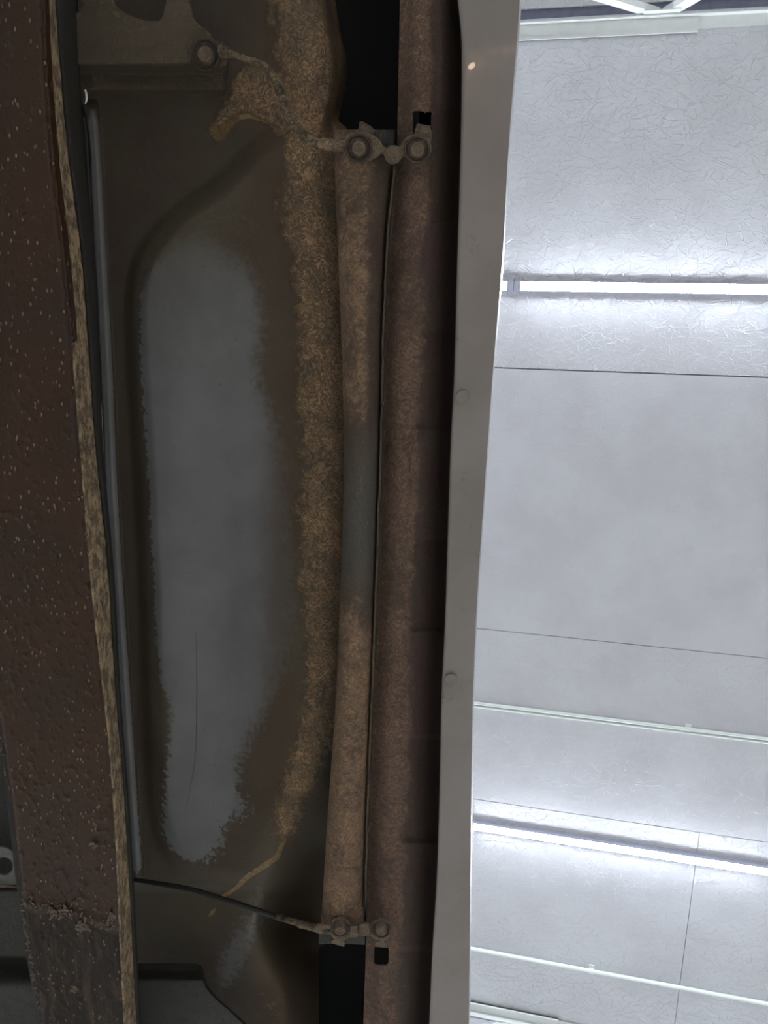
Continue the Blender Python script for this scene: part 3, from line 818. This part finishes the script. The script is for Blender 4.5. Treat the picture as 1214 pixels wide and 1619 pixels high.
# turned-up front end of the channel (ragged lip)
lipf = sheet('channel_end_lip', lambda y: 526.5 + 0*y, lambda y: 623 + 0*y, 0, 1,
      lambda px, py, s: 0.92 + 0*px, DUSTY, truck, step=0.1) if False else None
def ribbon(name, pts, mat, parent, thick=0.0012):
    """pts: list of ((px,py,h),(px,py,h)) rungs"""
    V = []; 
    for a, b in pts:
        V.append(P(*a)); V.append(P(*b))
    n = len(pts)
    Fc = [(2*i, 2*i+1, 2*i+3, 2*i+2) for i in range(n-1)]
    me = mesh_np(name, V, Fc)
    o = link(name, me, mat, parent); 
    return solid(o, thick, 0)
ribbon('channel_end_lip', [((526.5, 190, 0.965), (527, 232, 0.932)), ((529, 198, 0.955), (531, 232, 0.925)), ((534, 204, 0.945), (538, 230, 0.915)),
        ((545, 206, 0.935), (550, 226, 0.905)), ((560, 206, 0.93), (562, 222, 0.902)), ((578, 204, 0.925), (578, 220, 0.902)), ((592, 207, 0.93), (592, 222, 0.903)),
        ((600, 206, 0.935), (600, 224, 0.907)), ((612, 207, 0.94), (611, 228, 0.912)), ((619, 208, 0.945), (617, 232, 0.918)), ((623, 213, 0.955), (622, 236, 0.930))], DUSTY, chan)
ribbon('spring_clip', [((568, 194, 0.915), (566, 208, 0.905)), ((573, 193, 0.915), (572, 211, 0.905)), ((585, 200, 0.917), (581, 214, 0.905)), ((592, 206, 0.918), (589, 216, 0.906))], LUG, chan, 0.0018)
ribbon('spring_clip', [((594, 208, 0.906), (596, 226, 0.904)), ((606, 205, 0.910), (606, 232, 0.906)), ((621, 207, 0.918), (620, 238, 0.912)), ((623, 212, 0.92), (622, 236, 0.916))], LOWM, chan, 0.0018)

# ---- inner sill panel
hole_a = [(651.5, 178), (654, 175.5), (681, 177), (684, 180), (683, 211), (655, 212), (650.5, 207)]
hole_b = [(591, 1497), (613, 1498), (614.5, 1501), (614, 1523), (611, 1525.5), (593, 1525), (590, 1522)]
def sill_hf(px, py, s):
    h = 0.930 + 0.012 * sst(0.25, 0.0, s)
    h = h - 0.010 * np.exp(-((s - 0.38) / 0.25) ** 2)
    h += 0.036 * sst(0.55, 1.0, s) ** 1.3
    # pressed pads
    for (a, b, x0) in ((-60, 170, 0.62), (348, 520, 0.5), (676, 850, 0.42), (996, 1165, 0.42), (1330, 1500, 0.45)):
        h -= 0.0055 * sst(a - 5, a + 5, py) * sst(b + 6, b - 6, py) * sst(x0 - 0.08, x0 + 0.08, s)
    h -= 0.0010 * fbm(px / 5, py / 6, 22) * sst(0.85, 0.5, s)
    return h
def sill_s(px, py): return (px - seam(py)) / (rock_i(py) + 4 - seam(py))
def sill_dust(px, py):
    s = sill_s(px, py)
    return 0.25 - 1.8 * sst(0.42, 0.72, s + 0.15*fbm(px/20, py/40, 33)) + 0.35 * fbm(px / 45, py / 90, 44)
sill = sheet('inner_sill_panel', lambda y: seam(y) + 1.2, lambda y: rock_i(y) + 5, Y0, Y1, sill_hf, DUSTY2, truck, step=1.9,
             masks=dict(dust=sill_dust, clean=lambda px, py: 0 * px), holes=(hole_a, hole_b), thick=0.0015)
# folded weld lip along the seam
ys_ = np.arange(262, 1440, 6.0)
rg = []
for y in ys_:
    x = float(seam(y)); wv = 1.3 * float(fbm(np.array(y/26), np.array(0.3), 77, 2)) * 2
    rg.append(((x - 1.6 + wv, y, 0.922), (x + 1.4 + wv, y, 0.934)))
ribbon('weld_lip', rg, BARE if False else mat_dusty('weld_lip_metal', rgb(140, 126, 108), rgb(112, 104, 94), rgb(84, 76, 68), 0.1, 1.6, attr=False), sill, 0.0012)
for (y, dx) in ((362, 4), (472, 4), (556, 2), (640, 1), (872, 1), (1105, 1), (1230, 1), (1308, 2), (1432, 1)):
    x = float(seam(y))
    plate('lip_notch', smooth_poly([(x+dx-1.6, y+9), (x+dx-0.2, y-3), (x+dx+2.0, y-9), (x+dx+1.8, y), (x+dx+0.2, y+8)], 3), 0.9185, 0.002, BLACK, sill, bev=0.0002)

# ---- outer sill: grey painted
def sillo_hf(px, py, s):
    h = 0.905 + 0.0 * px
    h += 0.014 * s
    h += 0.045 * np.clip((s - 0.965) / 0.035, 0, 1) ** 2.0
    h -= 0.010 * np.exp(-((py - 60) / 70) ** 2) * s                 # swell at the front end
    h += 0.016 * sst(90, -60, py) * (1 - 0.3 * s)
    h += 0.003 * sst(0.03, 0.0, s)
    return h
sp = np.concatenate([np.linspace(0, 0.92, 24), np.linspace(0.92, 1.0, 18)[1:]])
outer = sheet('grey_outer_sill', rock_i, rock_o, Y0, Y1, sillo_hf, PAINT, truck, step=5, spacing=sp, thick=0.0)
outer['label'] = 'grey painted outer sill'
ribbon('sill_hem', [((float(rock_i(y)) , y, float(sillo_hf(np.array(float(rock_i(y))), np.array(float(y)), np.array(0.0))) ), (float(rock_i(y)) + 2, y, 0.962)) for y in np.arange(Y0, Y1, 10.0)], BLACK, outer, 0.0015)
for (x, y) in ((731.5, 628.5), (712.5, 1075.5)):
    lathe('drain_plug', x, y, [(0.0062, 0.9045), (0.0070, 0.9040), (0.0072, 0.9044), (0.0078, 0.9046), (0.0080, 0.9060), (0.0080, 0.912)], PAINT, outer, 36, tiltx=0.0, tilty=0)

# ---- mounting straps with their lines
strap_u = smooth_poly([(541, 226), (547, 214), (560, 209), (576, 208.5), (590, 213), (600, 221), (606, 230), (614, 234), (626, 234), (634, 228), (640, 219), (652, 213), (668, 213), (679, 221), (682, 236), (676, 250), (662, 257), (648, 254), (640, 247), (633, 252), (622, 255.5), (611, 251), (604, 243), (594, 249), (582, 255), (565, 256), (552, 249), (545, 238), (535, 236), (534, 227)], 4)
su = plate('strap_bracket', strap_u, 0.8985, 0.0035, LUG, truck, bev=0.0014)
lathe('crimp', 621.5, 243, [(0.003, 0.8915), (0.006, 0.8925), (0.0082, 0.8950), (0.0088, 0.8985), (0.0085, 0.903)], LUG, su, 24)
bolt(567, 234, 0.8965, su, 0.0135, 0.0066); bolt(659.5, 236, 0.8965, su, 0.0130, 0.0066)
ribbon('spring_clip', [((659, 196, 0.905), (680, 200, 0.905)), ((656, 206, 0.902), (682, 208, 0.902)), ((655, 222, 0.902), (682, 224, 0.902))], LUG, su, 0.0018)
ln = tube('caked_line', [(352, 82, 0.965, .0030), (366, 84, 0.962, .0030), (385, 92, 0.95, .0030), (406, 99, 0.94, .0033), (420, 106, 0.93, .0036), (432, 122, 0.925, .0037), (441, 142, 0.92, .0040), (452, 170, 0.915, .0044), (466, 198, 0.91, .0046), (483, 216, 0.905, .0048), (502, 225, 0.903, .0050), (522, 229, 0.901, .0052), (540, 230, 0.901, .0048), (552, 231, 0.902, .003)], CABLE, truck, 16, 0.32)
ln['label'] = 'mud-caked line curving down to the upper strap'
# flat eyelet at the line's upper end
plate('line_eyelet', smooth_poly([(345, 70), (360, 76), (368, 80), (369, 90), (360, 92), (346, 90)], 3), 0.962, 0.003, CABLE, ln, holes=(circ(351, 84, 3.2, 12),), bev=0.0004)

strap_l = smooth_poly([(521, 1463), (526, 1455), (538, 1451), (549, 1456), (556, 1462), (568, 1461), (586, 1460), (594, 1456), (604, 1453), (614, 1460), (618, 1472), (613, 1485), (603, 1490), (592, 1485), (585, 1480), (568, 1481), (556, 1481), (548, 1486), (538, 1489), (527, 1485), (521, 1478), (500, 1476), (500, 1463)], 3)
sl = plate('strap_bracket', strap_l, 0.9005, 0.0035, LUG, truck, bev=0.0012)
bolt(537.5, 1471, 0.8985, sl, 0.0122, 0.0064); bolt(602.5, 1472.5, 0.8985, sl, 0.0122, 0.0064)
plate('crimp', [(568, 1461), (583, 1461), (586, 1479), (568, 1478)], 0.896, 0.005, LUG, sl, bev=0.0012)
plate('strap_base', [(504.5, 1477), (577, 1478), (577, 1494), (545, 1492.5), (504, 1492)], 0.9055, 0.0025, LOWM, sl, bev=0.0005)
plate('spring_clip', [(524, 1486), (545, 1488), (544, 1497.5), (525, 1492)], 0.901, 0.003, LUG, sl, bev=0.0006)
plate('spring_clip', [(593, 1488), (611, 1489), (611, 1499), (593, 1497)], 0.901, 0.003, LUG, sl, bev=0.0006)
plate('spring_clip', [(553, 1464), (566, 1464), (566, 1482), (553, 1483)], 0.897, 0.003, LUG, sl, bev=0.0006)
l2 = tube('brake_line', [(196, 1388, 1.02, .0034), (230, 1394, 1.01, .0034), (300, 1406, 0.99, .0035), (360, 1424, 0.97, .0035), (400, 1437, 0.955, .0036), (430, 1447, 0.945, .0036), (440, 1450, 0.94, .0037)], BLACK, truck, 14, 0.08)
l2['label'] = 'black line running behind the frame rail'
tube('line_sleeve', [(438, 1449, 0.94, .0042), (460, 1456, 0.93, .0042), (482, 1463, 0.917, .0045), (500, 1468, 0.906, .0046), (515, 1470, 0.903, .0042), (524, 1471, 0.902, .0035)], CABLE, l2, 14, 0.4, 5)

# white sliver standing in for ceiling light seen through the slit by the crossmember
tube('slit_light', [(134.5, 142, 1.0, .0010), (136.5, 150, 1.0, .0013), (136.5, 158, 1.0, .0012), (134.5, 164, 1.0, .0006)], PVC, truck, 8)

# ---- body shell above (closes the cavity behind the floor, carries the sill)
def shell():
    prof = [(0.108, 0.945), (0.118, 1.02), (0.112, 1.10), (0.10, 1.35), (0.085, 1.75), (0.02, 1.85), (-0.14, 2.30), (-0.22, 2.38), (-1.45, 2.38), (-1.53, 2.30), (-1.70, 1.85), (-1.765, 1.75), (-1.78, 1.35), (-1.79, 1.10), (-1.79, 0.94),
            (-1.72, 0.94), (-1.70, 1.10), (-1.60, 1.36), (0.04, 1.36), (0.085, 1.10), (0.095, 0.985)]
    ya, yb = -1.6, 2.1
    V = [(x, y, CAMZ + z) for y in (ya, yb) for (x, z) in prof]
    n = len(prof); Fc = [(i, (i+1) % n, n+(i+1) % n, n+i) for i in range(n)] + [tuple(range(n-1, -1, -1)), tuple(range(n, 2*n))]
    me = mesh_np('cab_shell', V, Fc, False)
    bm = bmesh.new(); bm.from_mesh(me); bmesh.ops.recalc_face_normals(bm, faces=bm.faces); bm.to_mesh(me); bm.free()
    return link('cab_shell', me, PAINT, truck)
sh = shell(); bevel(sh, 0.01)
boxes('cavity_shade_sheet', [(-1.55, 0.035, -1.55, 2.05, CAMZ+1.345, CAMZ+1.352), (0.034, 0.040, -1.55, 2.05, CAMZ+1.12, CAMZ+1.352)], VOID, truck)  # black sheets added behind the floor as the cavity's painted shade
# rest of the floor towards the far side and both ends, outside the frame
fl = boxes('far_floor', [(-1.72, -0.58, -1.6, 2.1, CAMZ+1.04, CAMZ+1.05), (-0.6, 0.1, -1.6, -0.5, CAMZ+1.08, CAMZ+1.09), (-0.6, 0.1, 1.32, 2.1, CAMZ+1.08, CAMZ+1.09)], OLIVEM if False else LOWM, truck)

# ---- curled flakes of the coating where it peels off the rail
def flakes():
    V = []; Fc = []
    def flake(px, py, r, h):
        c = P(px, py, h); a = random.uniform(0, 6.28); k0 = len(V); nu, nv = 6, 4
        w_ = r * random.uniform(0.4, 0.9); curl = random.uniform(1.0, 2.6); tl = random.uniform(0.4, 1.2)
        for i in range(nu):
            for j in range(nv):
                u = (i/(nu-1) - 0.5); v = (j/(nv-1) - 0.5) * (1 - 1.2 * u * u)
                x = r*math.sin(u*curl)*1.2; z = -r*(1 - math.cos(u*curl))*tl; y = w_*v + random.uniform(-.1, .1)*w_
                z -= abs(v) * r * 0.5 * random.random()
                V.append((c[0] + x*math.cos(a) - y*math.sin(a), c[1] + x*math.sin(a) + y*math.cos(a), c[2] + z))
        for i in range(nu-1):
            for j in range(nv-1):
                k = k0 + i*nv + j; Fc.append((k, k+1, k+nv+1, k+nv))
    for k in range(60):
        x = random.uniform(34, 184)
        y = 1424 + 0.28*(x-60) + random.gauss(0, 9)
        flake(x, y, random.uniform(0.0014, 0.0036), 0.8475)
    for (cx_, cy_) in ((82, 1438), (88, 1444), (96, 1441), (128, 1462), (133, 1466), (124, 1468), (176, 1452), (122, 1562), (154, 1338)):
        for _ in range(4): flake(cx_ + random.gauss(0, 4), cy_ + random.gauss(0, 3), random.uniform(0.003, 0.0058), 0.847)
    for k in range(70):
        y = random.choice((1200, 1440, 1500, 1545)) + random.gauss(0, 40)
        flake(float(rail_l(y)) + random.uniform(-1, 4), y, random.uniform(0.001, 0.003), 0.852)
    o = link('peeling_flakes', mesh_np('peeling_flakes', V, Fc), mat_simple('coating_flakes', rgb(104, 88, 74), 0.6, 0, 0.3, 200, 0.4), rail)
    solid(o, 0.0004); o['kind'] = 'stuff'; o['label'] = 'pale curled flakes of peeling coating'
flakes()

# ---- small work lamp standing on the floor behind the camera; the sill mirrors it
d_ = dirs(745, 105); p_ = d_ * 0.905 / d_[2]
def _sp(x, y):
    s_ = (x - rock_i(y)) / (rock_o(y) - rock_i(y)); return P(x, y, sillo_hf(np.array(float(x)), np.array(float(y)), s_))
n_ = nrm(np.cross(_sp(747, 105) - _sp(743, 105), _sp(745, 108) - _sp(745, 102)))
p_ = _sp(745, 105); d_ = nrm(d_); r_ = d_ - 2 * d_.dot(n_) * n_
tt = (p_[2] - 0.385) / -r_[2]
lx, ly = p_[0] + r_[0]*tt, p_[1] + r_[1]*tt
print('work lamp', lx, ly, n_)
wl = empty('work_lamp', Matrix.Translation((lx, ly, 0)))
tag(wl, 'small warm work lamp standing on the floor under the truck sill', 'lamp')
def wpart(nm, prof, mat, n=24):
    V = []; Fc = []
    for (r, z) in prof:
        for k in range(n): V.append((r*math.cos(2*math.pi*k/n), r*math.sin(2*math.pi*k/n), z))
    for i in range(len(prof)-1):
        for k in range(n): Fc.append((i*n+k, i*n+(k+1) % n, (i+1)*n+(k+1) % n, (i+1)*n+k))
    Fc.append(tuple(range(n-1, -1, -1))); Fc.append(tuple((len(prof)-1)*n+k for k in range(n)))
    o = link(nm, mesh_np(nm, V, Fc), mat); o.parent = wl; o.data.set_sharp_from_angle(angle=0.6); return o
wpart('base', [(0.10, 0.0), (0.10, 0.015), (0.02, 0.03)], BLACK)
wpart('pole', [(0.012, 0.03), (0.012, 0.30)], BLACK)
wpart('shade', [(0.02, 0.30), (0.055, 0.34), (0.06, 0.37), (0.053, 0.372)], BLACK)
wpart('lens', [(0.052, 0.368), (0.05, 0.376), (0.03, 0.384), (0.005, 0.386)], mat_emit('warm_lens', (1.0, 0.72, 0.48), WORK_LAMP_L))
